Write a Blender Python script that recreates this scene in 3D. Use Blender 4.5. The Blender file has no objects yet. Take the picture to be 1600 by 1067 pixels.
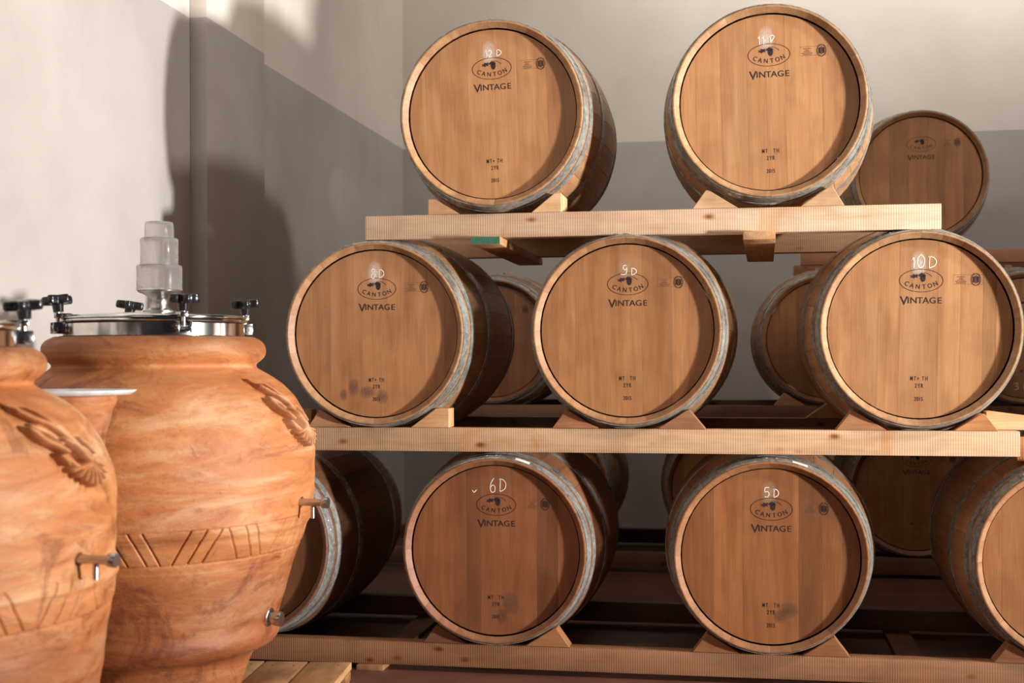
import bpy, bmesh, math, random
import numpy as np
from mathutils import Vector, Matrix
random.seed(7)
PI = math.pi
R = math.radians
scene = bpy.context.scene
COL = scene.collection
CAMZ = 1.015                      # camera height above the cellar floor
def Z(h): return h + CAMZ

# ------------------------------------------------------------------ camera, world, light
cam = bpy.data.cameras.new('camera')
cam.sensor_width = 36.0
cam.lens = 2050 / 1600 * 36
cam.shift_y = 27 / 1600
cam.dof.use_dof = True
cam.dof.focus_distance = 4.1
cam.dof.aperture_fstop = 4.0
co = bpy.data.objects.new('camera', cam); COL.objects.link(co)
YAW = math.atan(360 / 2050)
co.matrix_world = (Matrix.Translation((0, 0, CAMZ)) @ Matrix.Rotation(YAW, 4, 'Z')
                   @ Matrix.Rotation(R(90), 4, 'X') @ Matrix.Rotation(R(-0.18), 4, 'Z'))
scene.camera = co

w = bpy.data.worlds.new('world'); scene.world = w; w.use_nodes = True
w.node_tree.nodes['Background'].inputs[0].default_value = (0.60, 0.46, 0.60, 1)
w.node_tree.nodes['Background'].inputs[1].default_value = 0.035

def aim(o, target):
    d = Vector(target) - o.location
    o.rotation_euler = d.to_track_quat('-Z', 'Y').to_euler()

def spot(name, loc, target, energy, radius, size, color):
    l = bpy.data.lights.new(name, 'SPOT'); l.energy = energy; l.shadow_soft_size = radius
    l.spot_size = R(size); l.spot_blend = 1.0; l.color = color
    o = bpy.data.objects.new(name, l); COL.objects.link(o); o.location = loc; aim(o, target); return o
# a flash far to the right at chest height, and a lamp high up on the right
spot('flash_lamp', (7.0, 1.15, Z(-0.20)), (-1.9, 3.7, Z(1.75)), 5500, 0.22, 54, (1.0, 0.985, 0.96))
spot('high_lamp', (3.9, 2.6, 3.55), (-1.0, 3.9, Z(0.7)), 560, 0.22, 110, (1.0, 0.93, 0.85))
def area(name, loc, target, energy, sx, sy, color):
    l = bpy.data.lights.new(name, 'AREA'); l.shape = 'RECTANGLE'; l.size = sx; l.size_y = sy; l.energy = energy; l.color = color
    o = bpy.data.objects.new(name, l); COL.objects.link(o); o.location = loc; aim(o, target); return o
area('front_fill', (-0.6, -2.0, 2.6), (-0.6, 4.6, 1.6), 12, 2.4, 1.6, (1.0, 0.94, 0.9))  # added soft fill from behind the camera, not a real lamp
area('ceiling_fill', (-0.6, 3.4, 4.35), (-0.7, 4.6, 0.0), 31, 3.0, 3.0, (1.0, 0.93, 0.86))  # added area light standing in for bounce off the ceiling
area('ceiling_fill', (1.6, 6.9, 4.3), (1.6, 7.9, 3.9), 95, 4.0, 0.4, (1.0, 0.95, 0.9))  # added wash to brighten the upper back wall, in place of ceiling bounce

scene.view_settings.view_transform = 'Standard'
scene.view_settings.look = 'None'
scene.view_settings.exposure = 0.0
scene.view_settings.gamma = 1.0
scene.view_settings.use_curve_mapping = False

# ------------------------------------------------------------------ materials
def new_mat(name):
    m = bpy.data.materials.new(name); m.use_nodes = True
    nt = m.node_tree; b = nt.nodes['Principled BSDF']
    return m, nt, b
def nd(nt, t, **kw):
    n = nt.nodes.new(t)
    for k, v in kw.items(): setattr(n, k, v)
    return n
def ramp(nt, stops):
    r = nd(nt, 'ShaderNodeValToRGB')
    els = r.color_ramp.elements
    while len(els) > 1: els.remove(els[-1])
    els[0].position = stops[0][0]; els[0].color = (*stops[0][1], 1)
    for p, c in stops[1:]:
        e = els.new(p); e.color = (*c, 1)
    return r
def math_node(nt, op, a, b=None):
    n = nd(nt, 'ShaderNodeMath', operation=op)
    for i, v in enumerate((a, b)):
        if v is None: continue
        if isinstance(v, (int, float)): n.inputs[i].default_value = v
        else: nt.links.new(v, n.inputs[i])
    return n.outputs[0]
def mixc(nt, fac, a, b, mode='MIX'):
    n = nd(nt, 'ShaderNodeMix', data_type='RGBA', blend_type=mode)
    L = nt.links
    if isinstance(fac, (int, float)): n.inputs[0].default_value = fac
    else: L.new(fac, n.inputs[0])
    for i, v in ((6, a), (7, b)):
        if isinstance(v, tuple): n.inputs[i].default_value = (*v, 1)
        else: L.new(v, n.inputs[i])
    return n.outputs[2]
def obj_vec(nt, scale):
    """object coordinates, shifted by a random offset for each object, stretched"""
    L = nt.links
    tc = nd(nt, 'ShaderNodeTexCoord'); oi = nd(nt, 'ShaderNodeObjectInfo')
    add = nd(nt, 'ShaderNodeVectorMath', operation='ADD')
    mul = nd(nt, 'ShaderNodeVectorMath', operation='SCALE')
    mul.inputs[0].default_value = (37.0, 53.0, 71.0)
    L.new(oi.outputs['Random'], mul.inputs['Scale'])
    L.new(tc.outputs['Object'], add.inputs[0]); L.new(mul.outputs[0], add.inputs[1])
    mp = nd(nt, 'ShaderNodeMapping'); mp.inputs['Scale'].default_value = scale
    L.new(add.outputs[0], mp.inputs['Vector'])
    return mp.outputs[0], oi, add.outputs[0]
def noise(nt, vec, scale=1.0, detail=4, rough=0.6, dist=0.0):
    n = nd(nt, 'ShaderNodeTexNoise')
    n.inputs['Scale'].default_value = scale; n.inputs['Detail'].default_value = detail
    n.inputs['Roughness'].default_value = rough; n.inputs['Distortion'].default_value = dist
    nt.links.new(vec, n.inputs['Vector'])
    return n.outputs['Fac']
def bump(nt, b, h, strength, dist=0.002):
    n = nd(nt, 'ShaderNodeBump'); n.inputs['Strength'].default_value = strength
    n.inputs['Distance'].default_value = dist
    nt.links.new(h, n.inputs['Height']); nt.links.new(n.outputs[0], b.inputs['Normal'])

def wood(name, dark, mid, light, axis, fine=260, rough=0.5, knots=False, tooth=False, coat=0.0, blot=0.35):
    m, nt, b = new_mat(name); L = nt.links
    long_, cross = 9.0, fine
    sc = [cross, cross, cross]; sc['XYZ'.index(axis)] = long_
    v, oi, raw = obj_vec(nt, tuple(sc))
    g = noise(nt, v, 1.0, 3, 0.65, 0.3)
    sc2 = [22.0, 22.0, 22.0]; sc2['XYZ'.index(axis)] = 2.2
    mp = nd(nt, 'ShaderNodeMapping'); mp.inputs['Scale'].default_value = tuple(sc2); L.new(raw, mp.inputs['Vector'])
    g2 = noise(nt, mp.outputs[0], 1.0, 3, 0.5, 0.8)
    g3 = noise(nt, raw, 9.0, 3, 0.55, 0.2)
    s = math_node(nt, 'MULTIPLY', g, 0.42)
    s = math_node(nt, 'ADD', s, math_node(nt, 'MULTIPLY', g2, 0.58))
    c = ramp(nt, [(0.30, dark), (0.5, mid), (0.68, light)]); L.new(s, c.inputs[0])
    bl = ramp(nt, [(0.35, (1 - blot, 1 - blot * 1.1, 1 - blot * 1.2)), (0.55, (1, 1, 1))]); L.new(g3, bl.inputs[0])
    col = mixc(nt, 1.0, c.outputs[0], bl.outputs[0], 'MULTIPLY')
    if knots:
        mpk = nd(nt, 'ShaderNodeMapping'); s3 = [12.0, 12.0, 12.0]; s3['XYZ'.index(axis)] = 6.0
        mpk.inputs['Scale'].default_value = tuple(s3); L.new(raw, mpk.inputs['Vector'])
        vo = nd(nt, 'ShaderNodeTexVoronoi'); vo.inputs['Scale'].default_value = 1.0; L.new(mpk.outputs[0], vo.inputs['Vector'])
        kr = ramp(nt, [(0.045, (0.30, 0.14, 0.07)), (0.085, (0.75, 0.5, 0.34)), (0.15, (1, 1, 1))]); L.new(vo.outputs['Distance'], kr.inputs[0])
        col = mixc(nt, 0.9, col, kr.outputs[0], 'MULTIPLY')
        st = noise(nt, raw, 3.3, 3, 0.6, 1.0)
        sr = ramp(nt, [(0.60, (1, 1, 1)), (0.70, (0.93, 0.66, 0.42))]); L.new(st, sr.inputs[0])
        col = mixc(nt, 0.8, col, sr.outputs[0], 'MULTIPLY')
    col = mixc(nt, 1.0, col, oi.outputs['Color'], 'MULTIPLY')
    L.new(col, b.inputs['Base Color'])
    b.inputs['Roughness'].default_value = rough
    b.inputs['Coat Weight'].default_value = coat; b.inputs['Coat Roughness'].default_value = 0.45
    hgt = g
    if tooth:
        wv = nd(nt, 'ShaderNodeTexWave', wave_type='BANDS', bands_direction=axis)
        wv.inputs['Scale'].default_value = 42.0; wv.inputs['Distortion'].default_value = 0.3
        L.new(raw, wv.inputs['Vector'])
        hgt = math_node(nt, 'ADD', math_node(nt, 'MULTIPLY', g, 0.5), math_node(nt, 'MULTIPLY', wv.outputs['Fac'], 1.2))
    bump(nt, b, hgt, 0.25, 0.0010)
    return m

M = {}
M['head'] = wood('oak_head', (0.34, 0.148, 0.058), (0.46, 0.220, 0.092), (0.55, 0.285, 0.128), 'Z', 340, 0.40, coat=0.12, blot=0.12)
M['stave'] = wood('oak_stave', (0.30, 0.15, 0.07), (0.44, 0.24, 0.115), (0.55, 0.33, 0.17), 'Y', 200, 0.5, blot=0.15)
M['pine'] = wood('pine_beam', (0.52, 0.31, 0.18), (0.63, 0.42, 0.27), (0.70, 0.50, 0.34), 'X', 150, 0.6, knots=True, tooth=True, blot=0.15)
M['pine_y'] = wood('pine_plank', (0.42, 0.24, 0.12), (0.60, 0.38, 0.21), (0.72, 0.50, 0.30), 'Y', 150, 0.6, knots=True, blot=0.2)
M['chock'] = wood('chock_wood', (0.50, 0.27, 0.12), (0.66, 0.40, 0.21), (0.76, 0.52, 0.32), 'X', 200, 0.6, blot=0.2)
M['pallet'] = wood('pallet_wood', (0.34, 0.17, 0.07), (0.50, 0.28, 0.12), (0.62, 0.38, 0.19), 'Y', 150, 0.65, knots=True, blot=0.3)

# galvanised hoops
m, nt, b = new_mat('galvanised_steel'); L = nt.links
v, oi, raw = obj_vec(nt, (1, 1, 1))
n1 = noise(nt, raw, 60, 4, 0.7, 0.5); n2 = noise(nt, raw, 9, 3, 0.6, 0.2)
s = math_node(nt, 'ADD', math_node(nt, 'MULTIPLY', n1, 0.6), math_node(nt, 'MULTIPLY', n2, 0.4))
c = ramp(nt, [(0.36, (0.14, 0.125, 0.10)), (0.48, (0.30, 0.29, 0.26)), (0.6, (0.52, 0.52, 0.48)), (0.72, (0.70, 0.70, 0.66))]); L.new(s, c.inputs[0])
L.new(c.outputs[0], b.inputs['Base Color']); b.inputs['Metallic'].default_value = 0.55
rr = ramp(nt, [(0.3, (0.62,) * 3), (0.7, (0.40,) * 3)]); L.new(n1, rr.inputs[0]); L.new(rr.outputs[0], b.inputs['Roughness'])
bump(nt, b, n1, 0.2, 0.001); M['hoop'] = m

def plain(name, col, rough=0.5, metal=0.0, **kw):
    m, nt, b = new_mat(name)
    v, oi, raw = obj_vec(nt, (1, 1, 1)); n = noise(nt, raw, kw.pop('nscale', 30), 3)
    lo = tuple(max(0, x * 0.86) for x in col); hi = tuple(min(1, x * 1.1) for x in col)
    c = ramp(nt, [(0.35, lo), (0.65, hi)]); nt.links.new(n, c.inputs[0]); nt.links.new(c.outputs[0], b.inputs['Base Color'])
    b.inputs['Roughness'].default_value = rough; b.inputs['Metallic'].default_value = metal
    for k, vv in kw.items(): b.inputs[k].default_value = vv
    return m
M['rivet'] = plain('rivet_steel', (0.75, 0.73, 0.68), 0.35, 0.6)
M['ink'] = plain('brown_ink', (0.022, 0.008, 0.010), 0.7)
M['faint'] = plain('faint_brown_ink', (0.14, 0.055, 0.035), 0.7)
M['steel'] = plain('polished_steel', (0.68, 0.67, 0.64), 0.14, 1.0)
M['brushed'] = plain('brushed_steel', (0.50, 0.48, 0.45), 0.30, 1.0)
M['knob'] = plain('black_plastic', (0.012, 0.010, 0.012), 0.22, 0.0)
M['paper'] = plain('white_paper', (0.80, 0.77, 0.72), 0.6)
M['green'] = plain('green_end_paint', (0.03, 0.13, 0.075), 0.7, nscale=160)
M['plate'] = plain('pale_tray', (0.72, 0.74, 0.75), 0.35, 0.1)
M['dark_inside'] = plain('dark_clay_inside', (0.12, 0.06, 0.04), 0.9)
M['seal'] = plain('silicone_bung', (0.42, 0.28, 0.2), 0.6)
m, nt, b = new_mat('milky_plastic')
v, oi, raw = obj_vec(nt, (1, 1, 1)); n = noise(nt, raw, 20, 2); rr = ramp(nt, [(0.3, (0.16,) * 3), (0.7, (0.3,) * 3)])
nt.links.new(n, rr.inputs[0]); nt.links.new(rr.outputs[0], b.inputs['Roughness'])
b.inputs['Base Color'].default_value = (0.96, 0.93, 0.92, 1); b.inputs['Transmission Weight'].default_value = 0.93
b.inputs['IOR'].default_value = 1.25; M['milky'] = m

# chalk: broken up by the grain
def chalky(name, col, smudge=False):
    m, nt, b = new_mat(name); L = nt.links
    out = nt.nodes['Material Output']
    tr = nd(nt, 'ShaderNodeBsdfTransparent'); mx = nd(nt, 'ShaderNodeMixShader')
    tc = nd(nt, 'ShaderNodeTexCoord'); mp = nd(nt, 'ShaderNodeMapping'); mp.inputs['Scale'].default_value = (260, 260, 90)
    L.new(tc.outputs['Object'], mp.inputs['Vector']); n = noise(nt, mp.outputs[0], 1.0, 3, 0.6)
    b.inputs['Base Color'].default_value = (*col, 1); b.inputs['Roughness'].default_value = 0.8
    if not smudge:
        r_ = ramp(nt, [(0.28, (0.25,) * 3), (0.46, (0.95,) * 3)]); L.new(n, r_.inputs[0]); f = r_.outputs[0]
    else:
        sep = nd(nt, 'ShaderNodeSeparateXYZ'); L.new(tc.outputs['Object'], sep.inputs[0])
        x = math_node(nt, 'DIVIDE', sep.outputs[0], 0.024); z = math_node(nt, 'DIVIDE', sep.outputs[2], 0.043)
        d = math_node(nt, 'ADD', math_node(nt, 'POWER', math_node(nt, 'ABSOLUTE', x), 2.6), math_node(nt, 'POWER', math_node(nt, 'ABSOLUTE', z), 2.0))
        f = math_node(nt, 'MULTIPLY', math_node(nt, 'MAXIMUM', math_node(nt, 'SUBTRACT', 1.0, d), 0.0), 0.62)
        r_ = ramp(nt, [(0.3, (0.35,) * 3), (0.6, (1,) * 3)]); L.new(n, r_.inputs[0]); f = math_node(nt, 'MULTIPLY', f, r_.outputs[0])
    L.new(f, mx.inputs[0]); L.new(tr.outputs[0], mx.inputs[1]); L.new(b.outputs[0], mx.inputs[2]); L.new(mx.outputs[0], out.inputs['Surface'])
    return m
M['chalk'] = chalky('chalk', (0.92, 0.84, 0.72))
M['smudge'] = chalky('pale_smudge', (0.86, 0.76, 0.66), True)  # soft-edged pale patch above the emblem
M['stain'] = chalky('dark_damp_stain', (0.17, 0.085, 0.06), True)
M['worn'] = chalky('rubbed_pale_wood', (0.56, 0.37, 0.21), True)

# terracotta
def terracotta(name):
    m, nt, b = new_mat(name); L = nt.links
    v, oi, raw = obj_vec(nt, (2.2, 2.2, 9.0))
    a = noise(nt, v, 1.6, 6, 0.62, 1.2)
    c = ramp(nt, [(0.30, (0.29, 0.088, 0.024)), (0.43, (0.40, 0.135, 0.040)), (0.55, (0.47, 0.178, 0.056)), (0.68, (0.54, 0.25, 0.10))]); L.new(a, c.inputs[0])
    p = noise(nt, v, 1.1, 7, 0.7, 0.6)
    pr = ramp(nt, [(0.50, (0, 0, 0)), (0.70, (0.80,) * 3)]); L.new(p, pr.inputs[0])
    col = mixc(nt, pr.outputs[0], c.outputs[0], (0.62, 0.38, 0.215))
    sp = noise(nt, raw, 75, 4, 0.75)
    sr = ramp(nt, [(0.30, (0.72, 0.66, 0.6)), (0.42, (1, 1, 1))]); L.new(sp, sr.inputs[0])
    col = mixc(nt, 0.8, col, sr.outputs[0], 'MULTIPLY')
    st = noise(nt, raw, 5.5, 6, 0.72, 1.5)
    sd = ramp(nt, [(0.36, (0.50, 0.40, 0.34)), (0.46, (1, 1, 1))]); L.new(st, sd.inputs[0])
    col = mixc(nt, 0.75, col, sd.outputs[0], 'MULTIPLY')
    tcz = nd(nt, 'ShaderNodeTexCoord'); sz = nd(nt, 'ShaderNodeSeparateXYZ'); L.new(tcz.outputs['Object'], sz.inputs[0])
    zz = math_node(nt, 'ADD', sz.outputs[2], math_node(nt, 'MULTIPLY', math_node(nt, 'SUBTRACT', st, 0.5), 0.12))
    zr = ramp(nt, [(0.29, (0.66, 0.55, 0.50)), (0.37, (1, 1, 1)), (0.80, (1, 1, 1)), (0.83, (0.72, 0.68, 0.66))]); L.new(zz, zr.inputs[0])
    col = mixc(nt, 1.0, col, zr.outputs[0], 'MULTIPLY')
    L.new(col, b.inputs['Base Color']); b.inputs['Roughness'].default_value = 0.62
    hmix = math_node(nt, 'ADD', math_node(nt, 'MULTIPLY', a, 1.0), math_node(nt, 'MULTIPLY', sp, 0.25))
    bump(nt, b, hmix, 0.6, 0.008)
    return m
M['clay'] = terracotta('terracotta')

# painted plaster: pale above, greige below a level line
def plaster(name, line):
    m, nt, b = new_mat(name); L = nt.links
    g = nd(nt, 'ShaderNodeNewGeometry'); sep = nd(nt, 'ShaderNodeSeparateXYZ'); L.new(g.outputs['Position'], sep.inputs[0])
    n = noise(nt, g.outputs['Position'], 2.2, 5, 0.6, 0.3); f = noise(nt, g.outputs['Position'], 150, 3, 0.6)
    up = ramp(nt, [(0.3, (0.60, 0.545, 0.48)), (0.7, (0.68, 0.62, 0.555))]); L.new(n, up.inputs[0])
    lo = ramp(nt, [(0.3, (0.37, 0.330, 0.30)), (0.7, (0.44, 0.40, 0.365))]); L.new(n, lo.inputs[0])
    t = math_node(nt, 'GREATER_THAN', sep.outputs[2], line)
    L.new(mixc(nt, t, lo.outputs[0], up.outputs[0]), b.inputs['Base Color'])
    b.inputs['Roughness'].default_value = 0.85; bump(nt, b, f, 0.35, 0.002)
    return m
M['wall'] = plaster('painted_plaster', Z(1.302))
m, nt, b = new_mat('red_floor'); L = nt.links
g = nd(nt, 'ShaderNodeNewGeometry'); n = noise(nt, g.outputs['Position'], 6, 5, 0.6)
c = ramp(nt, [(0.3, (0.13, 0.05, 0.033)), (0.7, (0.21, 0.085, 0.055))]); L.new(n, c.inputs[0]); L.new(c.outputs[0], b.inputs['Base Color'])
b.inputs['Roughness'].default_value = 0.5; bump(nt, b, n, 0.2, 0.002); M['floor'] = m

# ------------------------------------------------------------------ object helpers
def link(name, mesh, mat, parent=None, loc=(0, 0, 0), rot=(0, 0, 0), color=None):
    o = bpy.data.objects.new(name, mesh); COL.objects.link(o)
    if mat is not None and len(mesh.materials) == 0: mesh.materials.append(mat)
    o.location = loc; o.rotation_euler = rot
    if parent is not None: o.parent = parent
    if color is not None: o.color = (*color, 1)
    return o
def thing(name, label, cat, loc, group=None, rotz=0):
    o = bpy.data.objects.new(name, None); COL.objects.link(o)
    o.location = loc; o.rotation_euler = (0, 0, rotz); o.empty_display_size = 0.05
    return tag(o, label, cat, group)
def tag(o, label, cat, group=None):
    o['label'] = label; o['category'] = cat
    if group: o['group'] = group
    return o
def finish(me, angle=35, smooth=True):
    me.validate()
    if smooth:
        me.shade_smooth(); me.set_sharp_from_angle(angle=R(angle))
    return me
def mesh_of(name, verts, faces, angle=35, smooth=True):
    me = bpy.data.meshes.new(name); me.from_pydata([tuple(v) for v in verts], [], faces)
    bm = bmesh.new(); bm.from_mesh(me); bmesh.ops.recalc_face_normals(bm, faces=bm.faces); bm.to_mesh(me); bm.free()
    return finish(me, angle, smooth)
def bm_mesh(name, bm, angle=35, smooth=True):
    bmesh.ops.recalc_face_normals(bm, faces=bm.faces)
    me = bpy.data.meshes.new(name); bm.to_mesh(me); bm.free()
    return finish(me, angle, smooth)
def lathe(name, prof, seg=96, axis='Z', closed=False, angle=30, cap=False):
    """revolve (r, h) pairs"""
    vs, fs = [], []
    n = len(prof)
    for i in range(seg):
        a = 2 * PI * i / seg; s_, c_ = math.sin(a), math.cos(a)
        for r_, h in prof:
            vs.append((r_ * s_, h, r_ * c_) if axis == 'Y' else (r_ * s_, r_ * c_, h))
    for i in range(seg):
        j = (i + 1) % seg
        for k in range(n if closed else n - 1):
            l = (k + 1) % n
            fs.append((i * n + k, i * n + l, j * n + l, j * n + k))
    if cap:
        fs.append(tuple(i * n for i in range(seg))); fs.append(tuple(i * n + n - 1 for i in range(seg)))
    return mesh_of(name, vs, fs, angle)
def box_bm(bm, x0, x1, y0, y1, z0, z1, bev=0.0):
    vs = [bm.verts.new(p) for p in ((x0, y0, z0), (x1, y0, z0), (x1, y1, z0), (x0, y1, z0), (x0, y0, z1), (x1, y0, z1), (x1, y1, z1), (x0, y1, z1))]
    fs = [bm.faces.new([vs[i] for i in q]) for q in ((0, 1, 2, 3), (4, 5, 6, 7), (0, 1, 5, 4), (1, 2, 6, 5), (2, 3, 7, 6), (3, 0, 4, 7))]
    if bev > 0:
        es = list({e for f in fs for e in f.edges})
        bmesh.ops.bevel(bm, geom=es, offset=bev, segments=2, affect='EDGES', profile=0.5)
def box(name, dims, bev=0.002):
    bm = bmesh.new(); box_bm(bm, *dims, bev); return bm_mesh(name, bm)
def prism(name, pts, y0, y1, bev=0.0015):
    """polygon in x,z extruded along y"""
    bm = bmesh.new()
    a = [bm.verts.new((x, y0, z)) for x, z in pts]; b_ = [bm.verts.new((x, y1, z)) for x, z in pts]
    bm.faces.new(a); bm.faces.new(b_[::-1]); n = len(pts)
    for i in range(n): bm.faces.new((a[i], a[(i + 1) % n], b_[(i + 1) % n], b_[i]))
    if bev: bmesh.ops.bevel(bm, geom=bm.edges[:], offset=bev, segments=1, affect='EDGES')
    return bm_mesh(name, bm, 30)

# ------------------------------------------------------------------ the room
def struct(name, mesh, mat, parent=None, loc=(0, 0, 0)):
    o = link(name, mesh, mat, parent, loc)
    if parent is None: o['kind'] = 'structure'
    return o
WX, BY = -2.07, 7.9
struct('floor', box('floor', (-2.3, 6.5, -4.0, 8.1, -0.12, 0.0), 0), M['floor'])
struct('wall_back', box('wall_back', (-2.3, 6.5, BY, BY + 0.2, 0.0, 4.4), 0), M['wall'])
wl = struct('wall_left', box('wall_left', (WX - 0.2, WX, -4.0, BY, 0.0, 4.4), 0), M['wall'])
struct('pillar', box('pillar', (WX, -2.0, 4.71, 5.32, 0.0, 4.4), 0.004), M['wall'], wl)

# ------------------------------------------------------------------ barrels
LEN, RC, RB, TH = 0.95, 0.296, 0.345, 0.024
NST = 28
def rout(y):
    t = 2 * y / LEN - 1
    return RC + (RB - RC) * (1 - t * t)
def make_stave():
    ys = [0.0, 0.004, 0.018] + [LEN * k / 20 for k in range(1, 20)] + [LEN - 0.018, LEN - 0.004, LEN]
    half = PI / NST; vs = []; fs = []
    for k, y in enumerate(ys):
        ro = rout(y) - (0.002 if k in (0, len(ys) - 1) else 0)
        dist = min(y, LEN - y)
        ri = rout(y) - TH + (0.0185 if dist < 0.003 else 0.0145 if dist < 0.006 else 0)
        g = 0.0002
        for r_, a in ((ri, -half + g / ri), (ri, half - g / ri), (ro - 0.0012, half - g / ro), (ro, half - 0.0009 / ro),
                      (ro, 0.0), (ro, -half + 0.0009 / ro), (ro - 0.0012, -half + g / ro), (ri, 0.0)):
            vs.append((r_ * math.sin(a), y, r_ * math.cos(a)))
    order = [0, 7, 1, 2, 3, 4, 5, 6]
    vs2 = []
    for k in range(len(ys)):
        for i in order: vs2.append(vs[k * 8 + i])
    for k in range(len(ys) - 1):
        for i in range(8):
            j = (i + 1) % 8; fs.append((k * 8 + i, k * 8 + j, k * 8 + 8 + j, k * 8 + 8 + i))
    fs.append(tuple(range(8))[::-1]); e = (len(ys) - 1) * 8; fs.append(tuple(e + i for i in range(8)))
    return mesh_of('stave', vs2, fs, 25)
STAVE = make_stave()
def make_hoop(y0, y1, t=0.0018):
    prof = []
    for k in range(5):
        y = y0 + (y1 - y0) * k / 4; prof.append((rout(y) + 0.0005 + t + (0.0006 if k in (0, 4) else 0), y))
    for k in range(4, -1, -1):
        y = y0 + (y1 - y0) * k / 4; prof.append((rout(y) + 0.0003, y))
    vs, fs = [], []; seg = 112; n = len(prof)
    for i in range(seg):
        a = 2 * PI * i / seg
        for r_, h in prof: vs.append((r_ * math.sin(a), h, r_ * math.cos(a)))
    for i in range(seg):
        j = (i + 1) % seg
        for k in range(n): l = (k + 1) % n; fs.append((i * n + k, i * n + l, j * n + l, j * n + k))
    # overlapping end of the strip
    base = len(vs)
    for q in range(5):
        a = -0.09 + 0.18 * q / 4
        for y in (y0 + 0.001, y1 - 0.001):
            for dr in (0.0, 0.0022): vs.append(((rout(y) + t + dr) * math.sin(a), y, (rout(y) + t + dr) * math.cos(a)))
    for q in range(4):
        A = base + q * 4; B = A + 4
        for i, j in ((0, 1), (1, 3), (3, 2), (2, 0)): fs.append((A + i, A + j, B + j, B + i))
    fs.append((base, base + 1, base + 3, base + 2)); fs.append((base + 16, base + 17, base + 19, base + 18))
    return mesh_of('hoop', vs, fs, 30)
HOOPY = [(0.005, 0.046), (0.066, 0.098), (0.235, 0.270), (LEN - 0.270, LEN - 0.235), (LEN - 0.098, LEN - 0.066), (LEN - 0.046, LEN - 0.005)]
HOOPS = [make_hoop(a, b_) for a, b_ in HOOPY]
def make_rivet(y0, y1):
    vs, fs = [], []
    y = (y0 + y1) / 2; a0 = 0.0; r_ = rout(y) + 0.0044
    c = Vector((0, y, r_ - 0.0004)); n = 10; rr_ = 0.0045
    vs.append(c + Vector((0, 0, 0.0022)))
    for f_, h in ((0.6, 0.0017), (1.0, 0.0)):
        for i in range(n):
            t = 2 * PI * i / n; vs.append(c + Vector((rr_ * f_ * math.cos(t), rr_ * f_ * math.sin(t), h)))
    for i in range(n):
        j = (i + 1) % n; fs.append((0, 1 + i, 1 + j)); fs.append((1 + i, 1 + n + i, 1 + n + j, 1 + j))
    return mesh_of('rivet', vs, fs, 50)
RIVETS = [make_rivet(a, b_) for a, b_ in HOOPY]
HR = RC - TH - 0.0004           # head radius
HY = 0.027                      # recess of the head
def board_mesh(x0, x1):
    """one upright board of the head, clipped by the circle, its long edges eased"""
    g, ch, th = 0.0002, 0.0001, 0.018
    x0 = max(x0, -HR * 0.9995); x1 = min(x1, HR * 0.9995)
    def outline(a, b_, r_):
        n = 12; ta, tb = math.asin(max(-1, a / r_)), math.asin(min(1, b_ / r_)); xs = [r_ * math.sin(ta + (tb - ta) * k / n) for k in range(n + 1)]
        return [(x, math.sqrt(max(r_ * r_ - x * x, 1e-9))) for x in xs] + [(x, -math.sqrt(max(r_ * r_ - x * x, 1e-9))) for x in xs[::-1]]
    f = outline(x0 + g + ch, x1 - g - ch, HR - ch); m_ = outline(x0 + g, x1 - g, HR); n = len(f)
    vs = [(x, HY, z) for x, z in f] + [(x, HY + ch, z) for x, z in m_] + [(x, HY + th, z) for x, z in m_]
    fs = [tuple(range(n)), tuple(2 * n + i for i in range(n))[::-1]]
    for i in range(n):
        j = (i + 1) % n; fs.append((i, j, n + j, n + i)); fs.append((n + i, n + j, 2 * n + j, 2 * n + i))
    return mesh_of('head_board', vs, fs, 25)
REAR = lathe('rear_head', [(0.0001, LEN - HY - 0.018), (HR, LEN - HY - 0.018), (HR, LEN - HY), (0.0001, LEN - HY)], 64, 'Y')
BUNG = lathe('bung', [(0.0001, -0.02), (0.020, -0.02), (0.026, 0.010), (0.0262, 0.016), (0.024, 0.018), (0.0001, 0.018)], 28)

# ---- marks printed, branded or chalked on the heads
class Flat:
    def __init__(s): s.v, s.f = [], []
    def poly(s, pts):
        b_ = len(s.v); s.v += [(x, 0, z) for x, z in pts]; s.f.append(tuple(range(b_, b_ + len(pts))))
    def ribbon(s, pts, wd, closed=False):
        n = len(pts)
        L_, R_ = [], []
        for i in range(n):
            if closed: p, q = pts[i - 1], pts[(i + 1) % n]
            else: p, q = pts[max(i - 1, 0)], pts[min(i + 1, n - 1)]
            dx, dz = q[0] - p[0], q[1] - p[1]; d = math.hypot(dx, dz) or 1
            nx, nz = -dz / d * wd / 2, dx / d * wd / 2
            L_.append((pts[i][0] + nx, pts[i][1] + nz)); R_.append((pts[i][0] - nx, pts[i][1] - nz))
        for i in range(n if closed else n - 1):
            j = (i + 1) % n; s.poly([L_[i], L_[j], R_[j], R_[i]])
    def add(s, me, mat2):
        b_ = len(s.v)
        for v in me.vertices:
            p = mat2(v.co.x, v.co.y); s.v.append((p[0], 0, p[1]))
        for p in me.polygons: s.f.append(tuple(b_ + i for i in p.vertices))
    def build(s, name):
        me = bpy.data.meshes.new(name); me.from_pydata(s.v, [], s.f); me.validate(); return me
def glyph(txt, size):
    cu = bpy.data.curves.new('glyph', 'FONT'); cu.body = txt; cu.size = size; cu.align_x = 'CENTER'; cu.resolution_u = 3; cu.offset = size * 0.007
    o = bpy.data.objects.new('glyph', cu); COL.objects.link(o)
    bpy.context.view_layer.update()
    me = bpy.data.meshes.new_from_object(o.evaluated_get(bpy.context.evaluated_depsgraph_get()))
    bpy.data.objects.remove(o); return me
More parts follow.
